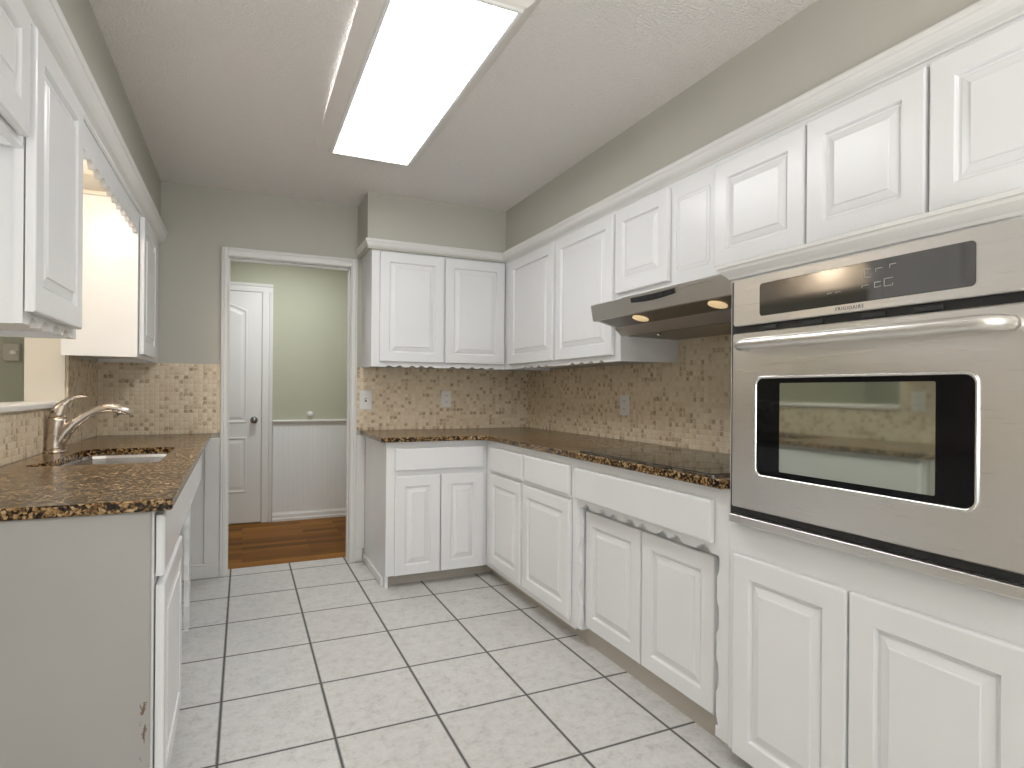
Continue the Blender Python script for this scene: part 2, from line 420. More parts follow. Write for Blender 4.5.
# hall behind the doorway
struct('wall_hall', B(-1.6, 2.2, 5.80, 5.92, 0, 2.45), M_HALL)
struct('wall_hall', B(1.35, 1.45, 4.36, 5.80, 0, 2.45), M_HALL)
struct('wall_hall', B(-1.6, -1.5, 4.36, 5.80, 0, 2.45), M_HALL)
struct('wall_wainscot', B(0.245, 1.35, 5.788, 5.80, 0.08, 0.88), M_BEAD)
bm = bmesh.new()
prism(bm, [(0, 0.866), (0.012, 0.866), (0.014, 0.876), (0.016, 0.884), (0.022, 0.892), (0.026, 0.900), (0.034, 0.906), (0.036, 0.916), (0.030, 0.922), (0, 0.922)], lambda a, b, d: (d, 5.80 - a, b), 0.245, 1.35)
struct('trim_2', bm, M_TRIM)                                                               # chair rail
bm = bmesh.new()
prism(bm, [(0.012, 0), (0.030, 0), (0.030, 0.022), (0.024, 0.030), (0.022, 0.058), (0.016, 0.070), (0.012, 0.082)], lambda a, b, d: (d, 5.80 - a, b), 0.245, 1.35)
struct('baseboard_hall', bm, M_TRIM)
# hall door: slab with an arched upper panel and a square lower panel
D2 = struct('door_1', B(-0.66, 0.146, 5.776, 5.80, 0.012, 2.068, bev=0.002), M_TRIM)
def door_panel(pts):
    bm = bmesh.new(); c = Vector((sum(p[0] for p in pts) / len(pts), sum(p[1] for p in pts) / len(pts)))
    def ins(o):
        w_, h_ = max(p[0] for p in pts) - min(p[0] for p in pts), max(p[1] for p in pts) - min(p[1] for p in pts)
        mx, my = (max(p[0] for p in pts) + min(p[0] for p in pts)) / 2, (max(p[1] for p in pts) + min(p[1] for p in pts)) / 2
        return [(mx + (p[0] - mx) * (1 - 2 * o / w_), my + (p[1] - my) * (1 - 2 * o / h_)) for p in pts]
    Y0 = 5.776
    rs = [[(a, Y0 + 0.001, b) for a, b in pts], [(a, Y0 - 0.005, b) for a, b in ins(0.004)], [(a, Y0 - 0.006, b) for a, b in ins(0.012)],
          [(a, Y0 - 0.0005, b) for a, b in ins(0.022)], [(a, Y0 - 0.0008, b) for a, b in ins(0.034)], [(a, Y0 - 0.006, b) for a, b in ins(0.055)]]
    loops(bm, rs, close_first=False); return bm
arch = [(0.03, 0.90), (0.03, 1.905)] + [(0.03 - 0.57 * k / 12, 1.905 + 0.075 * math.sin(PI * k / 12)) for k in range(1, 12)] + [(-0.54, 1.905), (-0.54, 0.90)]
struct('door_panel', door_panel(arch[::-1]), M_TRIM, D2)
struct('door_panel', door_panel([(0.03, 0.28), (-0.54, 0.28), (-0.54, 0.775), (0.03, 0.775)]), M_TRIM, D2)
bm = bmesh.new(); lathe(bm, [(0.001, -0.066), (0.020, -0.064), (0.027, -0.052), (0.027, -0.042), (0.018, -0.030), (0.012, -0.026), (0.012, -0.012), (0.030, -0.008), (0.032, 0.0), (0.001, 0.0)], (0.089, 5.776, 0.925), 'y')
struct('doorknob', bm, M_KNOB, D2)
struct('latch_plate', B(0.1462, 0.1500, 5.774, 5.786, 0.895, 0.955), M_KNOB, D2)
def casing_leg(x0, x1, y, z0, z1, side):
    """side=+1: thick edge on the high-x side"""
    bm = bmesh.new(); wd = x1 - x0
    pr = [(0, 0), (0, 0.010), (0.006, 0.014), (0.018, 0.015), (wd * 0.5, 0.016), (wd * 0.62, 0.012), (wd * 0.7, 0.018), (wd - 0.006, 0.022), (wd, 0.018), (wd, 0)]
    f = (lambda a, b, d: (x0 + a, y - b, d)) if side > 0 else (lambda a, b, d: (x1 - a, y - b, d))
    prism(bm, pr, f, z0, z1); return bm
def casing_head(x0, x1, y, z0, z1):
    bm = bmesh.new(); wd = z1 - z0
    pr = [(0, 0), (0, 0.010), (0.006, 0.014), (0.018, 0.015), (wd * 0.5, 0.016), (wd * 0.62, 0.012), (wd * 0.7, 0.018), (wd - 0.006, 0.022), (wd, 0.018), (wd, 0)]
    prism(bm, pr, lambda a, b, d: (d, y - b, z0 + a), x0, x1); return bm
struct('trim_3', casing_leg(0.152, 0.240, 5.80, 0, 2.078, 1), M_TRIM)
struct('trim_4', casing_head(-0.75, 0.240, 5.80, 2.074, 2.150), M_TRIM)
# kitchen doorway: jamb lining and casings
bm = bmesh.new(); box(bm, -0.112, -0.092, WF - 0.002, 4.365, 0, 2.075); box(bm, 0.680, 0.70, WF - 0.002, 4.365, 0, 2.075); box(bm, -0.092, 0.68, WF - 0.002, 4.365, 2.058, 2.075)
box(bm, 0.672, 0.680, 4.29, 4.33, 0, 2.058); box(bm, -0.092, -0.084, 4.29, 4.33, 0, 2.058); box(bm, -0.084, 0.672, 4.29, 4.33, 2.046, 2.058)
struct('door_2', bm, M_TRIM)
struct('trim_5', casing_leg(-0.134, -0.094, WF - 0.002, 0, 2.115, -1), M_TRIM)
struct('trim_6', casing_leg(0.684, 0.7225, WF - 0.002, 0, 2.115, 1), M_TRIM)
struct('trim_7', casing_head(-0.094, 0.684, WF - 0.002, 2.060, 2.115), M_TRIM)
struct('baseboard_far', B(0.7235, 0.771, WF - 0.016, WF, 0, 0.085, bev=0.004), M_TRIM)
struct('trim_12', B(0.7235, 0.784, WF - 0.008, WF, 0.086, 0.884), M_TRIM)
# painted strip of the far wall below the left worktop, with its baseboard
bm = bmesh.new(); box(bm, -0.55, -0.1355, WF - 0.006, WF, 0.0, 0.884); box(bm, -0.222, -0.1355, WF - 0.018, WF - 0.006, 0.089, 0.884, bev=0.002)
struct('trim_8', bm, M_TRIM)
bm = bmesh.new(); box(bm, -0.55, -0.1355, WF - 0.026, WF - 0.006, 0, 0.075, bev=0.003); box(bm, -0.55, -0.1355, WF - 0.021, WF - 0.006, 0.075, 0.088, bev=0.003)
struct('baseboard_left', bm, M_TRIM)
# mosaic backsplashes
struct('wall_backsplash_far', B(0.7235, 2.060, 4.23, WF, CT1, 1.362), M_MOSX)
bm = bmesh.new(); box(bm, 2.060, WR, 1.452, 4.23, CT1, 1.362); box(bm, 2.060, WR, 1.452, 2.45, 1.362, 1.66)
struct('wall_backsplash_right', bm, M_MOSY)
struct('wall_backsplash_corner', B(-0.79, -0.1355, 4.23, WF, CT1, 1.358), M_MOSX)
bm = bmesh.new(); box(bm, WL, -0.79, 1.765, 3.56, CT1, 1.106); box(bm, WL, -0.79, 3.577, 4.23, CT1, 1.358); box(bm, WL, -0.79, 3.56, 3.577, CT1, 1.106); box(bm, WL, -0.79, 1.765, 2.262, 1.106, 1.352)
struct('wall_backsplash_left', bm, M_MOSY)

# crown mouldings
bm = bmesh.new()
sweep(bm, CROWN, [(0.757, 4.24), (0.757, UF), (UR, UF), (UR, 0.30)], [(-1, 0), (0, -1), (-1, 0)], 2.117)
struct('trim_9', bm, M_TRIM)
bm = bmesh.new(); sweep(bm, [(o * 0.95, h * 1.5) for o, h in CROWN], [(-0.48, 0.20), (-0.48, 4.24)], [(1, 0)], 2.084)
struct('trim_10', bm, M_TRIM)

# ------------------------------------------------------------------ wall cabinets
def wall_cab(name, label, fn, u0, u1, depth_box, z0, z1, doors, scallops=(), loc=None, inset=0.0, tex=M_CAB, group='white wall cabinets'):
    """fn maps (u,v,n); carcass spans n from -depth to 0; doors: (u0,u1,v0,v1)"""
    pa, pb = fn(u0, z0, -depth_box), fn(u1, z1, 0)
    t = thing(name, label, 'cabinet', (loc or fn((u0 + u1) / 2, z0, -depth_box / 2)), group)
    bm = bmesh.new()
    def bx(a0, a1, b0, b1, n0, n1):
        p, q = fn(a0, b0, n0), fn(a1, b1, n1); box(bm, p[0], q[0], p[1], q[1], p[2], q[2])
    bx(u0 + inset, u1, z0 + 0.018, z1, -depth_box, -0.019)
    bx(u0 + inset, u0 + inset + 0.016, z0, z0 + 0.018, -depth_box, -0.019); bx(u1 - 0.016, u1, z0, z0 + 0.018, -depth_box, -0.019)
    obj('carcass', bm, tex, t)
    bm = bmesh.new()
    edge = [(u0, z0)]
    for (s0, s1, cnt, wd, *dp_) in scallops:
        edge += scallop_edge(s0, s1, z0, dp_[0] if dp_ else 0.011, cnt, wd)
    edge += [(u1, z0)]
    edge = [p for i, p in enumerate(edge) if i == 0 or p[0] > edge[i - 1][0] + 1e-6]
    strip_board(bm, edge, z1, fn, -0.019, 0.0)
    obj('face_frame', bm, tex, t)
    for d in doors:
        obj('cabinet_door', raised_panel(lambda u, v, n: fn(u, v, n + 0.003), *d), tex, t)
    return t
fF = face_far(UF); fR = face_right(UR); fL = face_left(-0.48)
wall_cab('wall_cabinet', 'white two-door wall cabinet on the far wall beside the doorway', fF, 0.757, UR, WF - UF - 0.002, 1.355, 2.118,
         [(0.808, 1.244, 1.390, 2.108), (1.254, 1.696, 1.390, 2.108)], [(0.84, 0.98, 2, 0.046), (1.00, 1.19, 3, 0.046), (1.28, 1.64, 5, 0.046)])
wall_cab('wall_cabinet', 'white two-door wall cabinet in the corner, left of the range hood', fR, 2.455, UF - 0.001, WR - UR - 0.002, 1.355, 2.118,
         [(3.130, 3.765, 1.386, 2.098), (2.503, 3.098, 1.386, 2.098)], [(2.58, 2.98, 4, 0.052), (3.2, 3.6, 4, 0.052)])
t = wall_cab('wall_cabinet', 'short white cabinet above the range hood with one raised door and one flat panel', fR, 1.802, 2.454, WR - UR - 0.002, 1.668, 2.118,
         [(2.078, 2.478, 1.690, 2.096)])
bm = bmesh.new()                                                         # routed line of the flat fixed panel
pts = rrect(1.842, 2.048, 1.722, 2.045, 0.02, 4)
def ring_strip(bm, fn, o, i, n0, n1):
    A = [[fn(a, b, n0) for a, b in o], [fn(a, b, n1) for a, b in o], [fn(a, b, n1) for a, b in i], [fn(a, b, n0) for a, b in i]]
    vr = [[bm.verts.new(p) for p in r] for r in A]; n = len(o)
    for j in range(4):
        for k in range(n): bm.faces.new((vr[j][k], vr[j][(k + 1) % n], vr[(j + 1) % 4][(k + 1) % n], vr[(j + 1) % 4][k]))
ring_strip(bm, fR, pts, rrect(1.848, 2.042, 1.728, 2.039, 0.018, 4), 0.0002, 0.0028)
ring_strip(bm, fR, rrect(1.858, 2.032, 1.738, 2.029, 0.016, 4), rrect(1.862, 2.028, 1.742, 2.025, 0.014, 4), 0.0002, 0.0022)
obj('panel_moulding', bm, M_CAB, t)
wall_cab('wall_cabinet', 'long white three-door wall cabinet above the wall oven', fR, 0.56, 1.801, WR - UR - 0.002, 1.668, 2.118,
         [(1.388, 1.796, 1.692, 2.090), (1.005, 1.377, 1.692, 2.094), (0.60, 0.994, 1.692, 2.098)])
# left run
t = wall_cab('wall_cabinet', 'tall white one-door wall cabinet at the left, between the fridge bay and the sink window', fL, 1.765, 2.262, 0.318, 1.353, 2.155,
             [(1.768, 2.228, 1.382, 2.068)], [(1.80, 2.20, 4, 0.088, 0.021)], inset=0.014)
wall_cab('wall_cabinet', 'short white cabinet hanging over the empty fridge bay, top left', fL, 0.70, 1.764, 0.318, 1.768, 2.155,
         [(1.28, 1.726, 1.784, 2.068), (0.82, 1.27, 1.784, 2.068)])
wall_cab('wall_cabinet', 'narrow white wall cabinet left of the doorway, above the sink corner', fL, 3.432, WF - 0.0015, 0.308, 1.355, 2.155,
         [(3.470, 3.95, 1.372, 2.06)], [(3.52, 3.9, 5, 0.045)])
t = thing('valance', 'white scalloped valance board above the sink, between two left wall cabinets', 'valance', (-0.49, 2.85, 1.97))
bm = bmesh.new()
edge = [(2.263, 1.965)] + scallop_edge(2.30, 3.40, 1.965, 0.018, 11, 0.085) + [(3.431, 1.965)]
strip_board(bm, edge, 2.155, fL, -0.019, 0.0)
obj('scalloped_board', bm, M_CAB, t)
obj('bead_strip', B(-0.48, -0.474, 2.263, 3.431, 2.07, 2.082, bev=0.002), M_CAB, t)
bm = bmesh.new(); box(bm, -0.80, -0.50, 2.263, 3.431, 2.149, 2.157); box(bm, -0.80, -0.50, 3.418, 3.431, 2.128, 2.149, bev=0.003)
struct('trim_11', bm, M_CREAM)

# ------------------------------------------------------------------ base cabinets
def frame_boards(bm, fn, u0, u1, v0, v1, t=0.02):
    p, q = fn(u0, v0, -t), fn(u1, v1, 0); box(bm, p[0], q[0], p[1], q[1], p[2], q[2])
def bxf(fn, a0, a1, b0, b1, n0, n1, bev=0.0):
    bm = bmesh.new(); p, q = fn(a0, b0, n0), fn(a1, b1, n1); box(bm, p[0], q[0], p[1], q[1], p[2], q[2], bev=bev); return bm
gF = face_far(BF); gR = face_right(BR)
GB = 'white base cabinets'
t = thing('base_cabinet', 'white two-door base cabinet with one wide drawer right of the doorway', 'cabinet', (1.1, 3.9, 0), GB)
bm = bmesh.new(); box(bm, 0.787, 0.807, BF + 0.02, WF - 0.003, 0.0, CT0 - 0.001); box(bm, 0.807, 1.42, BF + 0.02, WF - 0.003, 0.075, 0.095)
obj('carcass', bm, M_CAB, t)
obj('face_frame', bxf(gF, 0.787, 1.439, 0.075, CT0 - 0.001, -0.0195, 0), M_CAB, t)
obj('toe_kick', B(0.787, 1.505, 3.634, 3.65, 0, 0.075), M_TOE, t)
obj('base_moulding', B(0.772, 0.787, 3.63, WF - 0.03, 0, 0.055, bev=0.004), M_TRIM, t)
obj('drawer_front', raised_panel(lambda u, v, n: gF(u, v, n + 0.003), 0.838, 1.410, 0.712, 0.848, style='slab'), M_CAB, t)
for d in ((0.838, 1.121, 0.078, 0.680), (1.128, 1.412, 0.078, 0.680)):
    obj('cabinet_door', raised_panel(lambda u, v, n: gF(u, v, n + 0.003), *d), M_CAB, t)

t = thing('base_cabinet', 'white corner base cabinet with two drawers over two doors', 'cabinet', (1.75, 3.0, 0), GB)
bm = bmesh.new(); box(bm, BR + 0.02, WR - 0.003, 2.425, 2.443, 0.075, CT0 - 0.001); box(bm, BR + 0.02, WR - 0.003, 2.443, 3.55, 0.075, 0.095)
obj('carcass', bm, M_CAB, t)
obj('face_frame', bxf(gR, 2.425, BF - 0.001, 0.075, CT0 - 0.001, -0.0195, 0), M_CAB, t)
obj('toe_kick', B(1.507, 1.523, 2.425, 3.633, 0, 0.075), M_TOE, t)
for d in ((2.985, 3.460, 0.700, 0.847), (2.468, 2.960, 0.704, 0.847)):
    obj('drawer_front', raised_panel(lambda u, v, n: gR(u, v, n + 0.003), *d, style='slab'), M_CAB, t)
for d in ((3.005, 3.458, 0.112, 0.682), (2.460, 2.975, 0.112, 0.682)):
    obj('cabinet_door', raised_panel(lambda u, v, n: gR(u, v, n + 0.003), *d), M_CAB, t)

t = thing('base_cabinet', 'white base cabinet under the cooktop with scalloped frame and recessed doors', 'cabinet', (1.75, 1.95, 0), GB)
bm = bmesh.new(); box(bm, BR + 0.02, WR - 0.003, 1.4555, 1.473, 0.075, CT0 - 0.001); box(bm, BR + 0.02, WR - 0.003, 2.405, 2.424, 0.075, CT0 - 0.001); box(bm, 1.51, WR - 0.003, 1.473, 2.405, 0.075, 0.092)
obj('carcass', bm, M_CAB, t)
obj('inner_back', B(1.492, 1.504, 1.474, 2.404, 0.093, CT0 - 0.001), M_CAB, t)
bm = bmesh.new()                                                         # face frame: two scalloped stiles and a scalloped rail
wv = wave(0.56, 0.19, 0.015, phase=0.25)
ed = [(0.09, 2.386), (0.094, 2.386)] + [(0.655 - q, 2.386 + d) for q, d in wv[::-1]] + [(0.66, 2.386)]
strip_board(bm, ed, 2.424, gR, -0.0195, 0, swap=True)
ed = [(0.06, 1.512), (0.094, 1.512)] + [(0.655 - q, 1.512 - d) for q, d in wv[::-1]] + [(0.66, 1.512)]
strip_board(bm, ed, 1.4555, gR, -0.0195, 0, swap=True)
rail = [(1.4555, 0.66), (1.53, 0.66)]
for c in (1.575, 1.715, 1.797, 1.915, 1.997, 2.12, 2.202, 2.335):
    for k in range(9):
        rail.append((c - 0.038 + 0.076 * k / 8, 0.66 + (0.020 * math.sin(PI * k / 8) if 0 < k < 8 else 0)))
rail += [(2.38, 0.66), (2.424, 0.66)]
strip_board(bm, rail, CT0 - 0.001, gR, -0.0195, 0)
obj('face_frame', bm, M_CAB, t)
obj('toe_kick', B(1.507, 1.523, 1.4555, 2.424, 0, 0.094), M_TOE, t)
obj('false_drawer_front', raised_panel(lambda u, v, n: gR(u, v, n + 0.003), 1.521, 2.410, 0.700, 0.843, style='slab'), M_CAB, t)
gI = face_right(1.491)
for d in ((1.972, 2.392, 0.096, 0.640), (1.556, 1.962, 0.096, 0.640)):
    obj('cabinet_door', raised_panel(lambda u, v, n: gI(u, v, n), *d), M_CAB, t)

# oven tower
t = thing('oven_cabinet', 'tall white oven housing cabinet holding the wall oven over two doors', 'cabinet', (1.74, 1.0, 0), GB)
bm = bmesh.new(); box(bm, BR + 0.02, WR - 0.003, 1.435, 1.4545, 0.06, 1.62); box(bm, BR + 0.02, WR - 0.003, 0.60, 0.62, 0.06, 1.62)
box(bm, BR + 0.02, WR - 0.003, 0.62, 1.435, 0.768, 0.786); box(bm, BR + 0.02, WR - 0.003, 0.62, 1.435, 0.06, 0.08); box(bm, BR + 0.02, 1.70, 0.62, 1.435, 1.602, 1.62)
obj('carcass', bm, M_CAB, t)
bm = bmesh.new()
box(bm, BR, BR + 0.0195, 0.60, 1.4545, 0.055, 0.79); box(bm, BR, BR + 0.0195, 0.60, 1.4545, 1.558, 1.62)
box(bm, BR, BR + 0.0195, 1.432, 1.4545, 0.79, 1.558); box(bm, BR, BR + 0.0195, 0.60, 0.655, 0.79, 1.558)
obj('face_frame', bm, M_CAB, t)
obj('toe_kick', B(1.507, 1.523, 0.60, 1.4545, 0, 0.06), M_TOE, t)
bm = bmesh.new()
ledge = [(0, 0), (0.006, 0), (0.010, 0.008), (0.020, 0.018), (0.028, 0.026), (0.030, 0.034), (0.036, 0.036), (0.037, 0.044), (0.032, 0.047), (0, 0.047)]
sweep(bm, ledge, [(1.70, 1.4548), (BR, 1.4548), (BR, 0.60)], [(0, 1), (-1, 0)], 1.566)
obj('top_ledge', bm, M_TRIM, t)
for d in ((1.032, 1.420, 0.062, 0.692), (0.622, 1.024, 0.062, 0.692)):
    obj('cabinet_door', raised_panel(lambda u, v, n: gR(u, v, n + 0.003), *d, fw=0.066), M_CAB, t)

# left sink base (turned a touch, as in the photograph)
gL = face_left(-0.208)
t = thing('sink_base_cabinet', 'white sink base cabinet with a worn grey end panel facing the fridge bay', 'cabinet', (-0.21, 1.76, 0), GB)
bm = bmesh.new(); box(bm, -0.784, -0.23, 1.775, 1.785, 0.01, CT0 - 0.001); box(bm, -0.74, -0.29, 1.79, 3.15, 0.075, 0.09)
obj('carcass', bm, M_CAB, t)
obj('side_panel', B(-0.76, -0.36, 3.385, 3.40, 0.0, CT0 - 0.001), M_CAB, t)
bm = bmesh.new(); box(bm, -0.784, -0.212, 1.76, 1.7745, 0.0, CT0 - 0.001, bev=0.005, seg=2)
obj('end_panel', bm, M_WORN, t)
bm = bmesh.new(); box(bm, -0.2285, -0.208, 1.775, 2.385, 0.085, CT0 - 0.001); box(bm, -0.2285, -0.208, 2.385, 3.66, 0.70, CT0 - 0.001)
ed = [(0.09, 3.075), (0.094, 3.075)] + [(0.655 - q, 3.075 + d) for q, d in wv[::-1]] + [(0.70, 3.075)]
strip_board(bm, ed, 3.168, gL, -0.0205, 0.0, swap=True)
obj('face_frame', bm, M_CAB, t)
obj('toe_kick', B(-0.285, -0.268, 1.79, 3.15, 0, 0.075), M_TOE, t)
obj('false_drawer_front', raised_panel(lambda u, v, n: gL(u, v, n + 0.003), 1.796, 3.60, 0.708, 0.868, style='slab'), M_CAB, t)
obj('cabinet_door', raised_panel(lambda u, v, n: gL(u, v, n + 0.003), 1.796, 2.37, 0.10, 0.685), M_CAB, t)
gLi = face_left(-0.272)
obj('cabinet_door', raised_panel(gLi, 2.40, 2.73, 0.10, 0.67), M_CAB, t)
obj('cabinet_door', raised_panel(gLi, 2.735, 3.06, 0.10, 0.67), M_CAB, t)
obj('inner_back', B(-0.290, -0.278, 2.386, 3.15, 0.091, 0.69), M_CAB, t)
t.rotation_euler = (0, 0, 0.010)

# ------------------------------------------------------------------ worktops
def slab(bm, poly, z0, z1, ease=0.004, holes=None):
    n = len(poly)
    def inset(o):
        res = []
        for i in range(n):
            p0, p1, p2 = Vector(poly[i - 1]), Vector(poly[i]), Vector(poly[(i + 1) % n])
            d1 = (p1 - p0).normalized(); d2 = (p2 - p1).normalized()
            n1 = Vector((-d1.y, d1.x)); n2 = Vector((-d2.y, d2.x)); m = n1 + n2
            res.append(p1 + m * (o * 2 / m.length_squared))
        return res
    i0 = inset(ease)
    rs = [[(p.x, p.y, z0) for p in i0], [(p[0], p[1], z0 + ease) for p in poly], [(p[0], p[1], z1 - ease) for p in poly], [(p.x, p.y, z1) for p in i0]]
    return rs
# right/far worktop: L with a rounded inner corner (counter-clockwise)
XF, YF = 1.408, 3.522
poly = [(XF, 1.458), (2.059, 1.458), (2.059, 4.229), (0.752, 4.229), (0.748, YF)] + [(XF - 0.09 + 0.09 * math.sin(a), YF - 0.09 + 0.09 * math.cos(a)) for a in [PI / 2 * k / 8 for k in range(9)]]
bm = bmesh.new(); rs = slab(bm, poly, CT0, CT1)
vr = [[bm.verts.new(p) for p in r] for r in rs]; nn = len(poly)
for a, b_ in zip(vr, vr[1:]):
    for i in range(nn): bm.faces.new((a[i], a[(i + 1) % nn], b_[(i + 1) % nn], b_[i]))
bm.faces.new(vr[0]); bm.faces.new(vr[-1])
o = obj('granite_worktop', bm, M_GRAN); o['label'] = 'L-shaped dark brown granite worktop on the right, with the cooktop set in'; o['category'] = 'worktop'; o['group'] = 'granite worktops'
# left worktop with a D-shaped sink cut-out
HOLE = [(-0.295, 2.665), (-0.295, 3.25), (-0.31, 3.285), (-0.345, 3.30), (-0.58, 3.30), (-0.63, 3.285), (-0.658, 3.24), (-0.665, 3.16), (-0.665, 2.90), (-0.672, 2.80), (-0.695, 2.73), (-0.712, 2.69), (-0.712, 2.655), (-0.70, 2.635), (-0.67, 2.63), (-0.34, 2.63), (-0.305, 2.64)]
OUT = [(-0.789, 1.742), (-0.170, 1.742), (-0.164, 1.75), (-0.186, 4.229), (-0.789, 4.229)]
bm = bmesh.new(); rs = slab(bm, OUT, CT0, CT1); vr = [[bm.verts.new(p) for p in r] for r in rs]; nn = len(OUT)
for a, b_ in zip(vr, vr[1:]):
    for i in range(nn): bm.faces.new((a[i], a[(i + 1) % nn], b_[(i + 1) % nn], b_[i]))
hb = [bm.verts.new((x, y, CT0)) for x, y in HOLE]; ht = [bm.verts.new((x, y, CT1)) for x, y in HOLE]; hn = len(HOLE)
for i in range(hn): bm.faces.new((hb[i], ht[i], ht[(i + 1) % hn], hb[(i + 1) % hn]))
for outer, inner in ((vr[0], hb), (vr[-1], ht)):
    es = []
    for L_ in (outer, inner):
        for i in range(len(L_)):
            e = bm.edges.get((L_[i], L_[(i + 1) % len(L_)])) or bm.edges.new((L_[i], L_[(i + 1) % len(L_)])); es.append(e)
    bmesh.ops.triangle_fill(bm, use_beauty=True, use_dissolve=False, edges=es)
o = obj('granite_worktop', bm, M_GRAN); o['label'] = 'brown gold granite worktop on the left, cut out around the sink'; o['category'] = 'worktop'; o['group'] = 'granite worktops'

# sink
t = thing('sink', 'undermount stainless steel sink in the left worktop', 'sink', (-0.49, 2.96, 0.70))
def hs(o, z):
    c = (-0.49, 2.96); return [((x - c[0]) * (1 + o) + c[0], (y - c[1]) * (1 + o * 0.6) + c[1], z) for x, y in HOLE]
bm = bmesh.new()
loops(bm, [hs(0.10, 0.8848), hs(0.03, 0.8848), hs(0.015, 0.872), hs(-0.02, 0.74), hs(-0.10, 0.712), hs(-0.6, 0.706), hs(-0.6, 0.700), hs(-0.09, 0.704), hs(0.03, 0.735), hs(0.06, 0.872), hs(0.10, 0.880)], close_first=False, close_last=False, smooth=False)
bm.verts.ensure_lookup_table()
obj('bowl', bm, M_SINK, t)
bm = bmesh.new(); lathe(bm, [(0.001, 0.703), (0.17, 0.703), (0.17, 0.708), (0.05, 0.708), (0.045, 0.712), (0.035, 0.707), (0.001, 0.707)], (-0.49, 2.96, 0.0))
obj('drain', bm, M_SINK, t)

# faucet
FX, FY = -0.752, 3.20
t = thing('faucet', 'brushed nickel single-lever faucet behind the sink', 'faucet', (FX, FY, CT1))
def P(x, z, dy=0.0): return (x, FY + dy, z)
VY = Vector((0, 1, 0))
bm = bmesh.new()
loops(bm, [[(FX + a * q, FY + b * q, CT1 + h) for a, b in rrect(-0.034, 0.040, -0.060, 0.060, 0.033, 6)] for q, h in ((1, 0.0003), (1, 0.005), (0.95, 0.009), (0.6, 0.010))], smooth=True)
obj('deck_plate', bm, M_NICKEL, t)
bm = bmesh.new()
tube(bm, [P(-0.752, CT1 + 0.008), P(-0.752, CT1 + 0.022), P(-0.750, CT1 + 0.06), P(-0.747, CT1 + 0.11), P(-0.745, CT1 + 0.140), P(-0.744, CT1 + 0.150)], [0.037, 0.034, 0.0335, 0.035, 0.036, 0.033], seg=24, up=VY)
obj('body', bm, M_NICKEL, t)
bm = bmesh.new()
tube(bm, [P(-0.755, 0.932), P(-0.738, 0.965), P(-0.712, 1.010), P(-0.680, 1.046), P(-0.640, 1.078), P(-0.600, 1.101), P(-0.555, 1.112), P(-0.520, 1.108), P(-0.492, 1.096), P(-0.470, 1.083), P(-0.464, 1.079)], [0.030, 0.030, 0.027, 0.022, 0.0185, 0.0175, 0.019, 0.021, 0.018, 0.009, 0.004], seg=20, up=VY)
obj('spout', bm, M_NICKEL, t)
bm = bmesh.new()
tube(bm, [P(-0.512, 1.094), P(-0.507, 1.083), P(-0.506, 1.080)], [0.019, 0.017, 0.014], seg=16, up=VY)
obj('spray_head', bm, M_KNOB, t)
bm = bmesh.new()
tube(bm, [P(-0.744, 1.066), P(-0.742, 1.085), P(-0.736, 1.106), P(-0.722, 1.128), P(-0.704, 1.146), P(-0.682, 1.157), P(-0.655, 1.161), P(-0.634, 1.161)], [0.034, 0.032, 0.027, 0.019, 0.012, 0.0085, 0.006, 0.003], seg=18, flat=0.85, up=VY)
obj('lever', bm, M_NICKEL, t)

# ------------------------------------------------------------------ cooktop
t = thing('cooktop', 'black glass electric cooktop set in the right worktop', 'cooktop', (1.72, 1.96, CT1))
bm = bmesh.new()
loops(bm, [[(a, b, CT1 + h) for a, b in rrect(1.44 + o, 1.985 - o, 1.535 + o, 2.40 - o, 0.015, 4)] for o, h in ((0, 0.0004), (0, 0.006), (0.004, 0.009))])
top = obj('glass_top', bm, M_COOK, t)
m_ring = glass_black('burner_ring_print', (0.06, 0.058, 0.055), 0.2)
for x, y, r in ((1.58, 1.75, 0.105), (1.58, 2.18, 0.085), (1.83, 1.74, 0.08), (1.83, 2.19, 0.105)):
    circ = lambda q: [(x + q * math.cos(2 * PI * k / 40), y + q * math.sin(2 * PI * k / 40)) for k in range(40)]
    bm = bmesh.new(); ring_strip(bm, lambda a, b, n: (a, b, CT1 + n), circ(r), circ(r - 0.004), 0.0091, 0.0094)
    obj('burner_ring', bm, m_ring, t)
bm = bmesh.new(); ring_strip(bm, lambda a, b, n: (a, b, CT1 + n), rrect(1.437, 1.988, 1.532, 2.403, 0.017, 4), rrect(1.4405, 1.9845, 1.5355, 2.3995, 0.015, 4), 0.0003, 0.007)
obj('trim_ring', bm, M_KNOB, t)

# ------------------------------------------------------------------ range hood
HY0, HY1 = 1.50, 2.451
t = thing('range_hood', 'stainless under-cabinet range hood over the cooktop', 'range hood', (1.75, 2.03, 1.47))
prof = [(1.526, 1.616), (1.540, 1.543), (1.552, 1.541), (1.556, 1.546), (1.662, 1.517), (1.703, 1.478), (2.033, 1.474), (2.033, 1.6665), (1.706, 1.6665), (1.70, 1.652)]
bm = bmesh.new(); prism(bm, prof, lambda a, b, d: (a, d, b), HY0, HY1)
obj('hood_body', bm, M_HOODS, t)
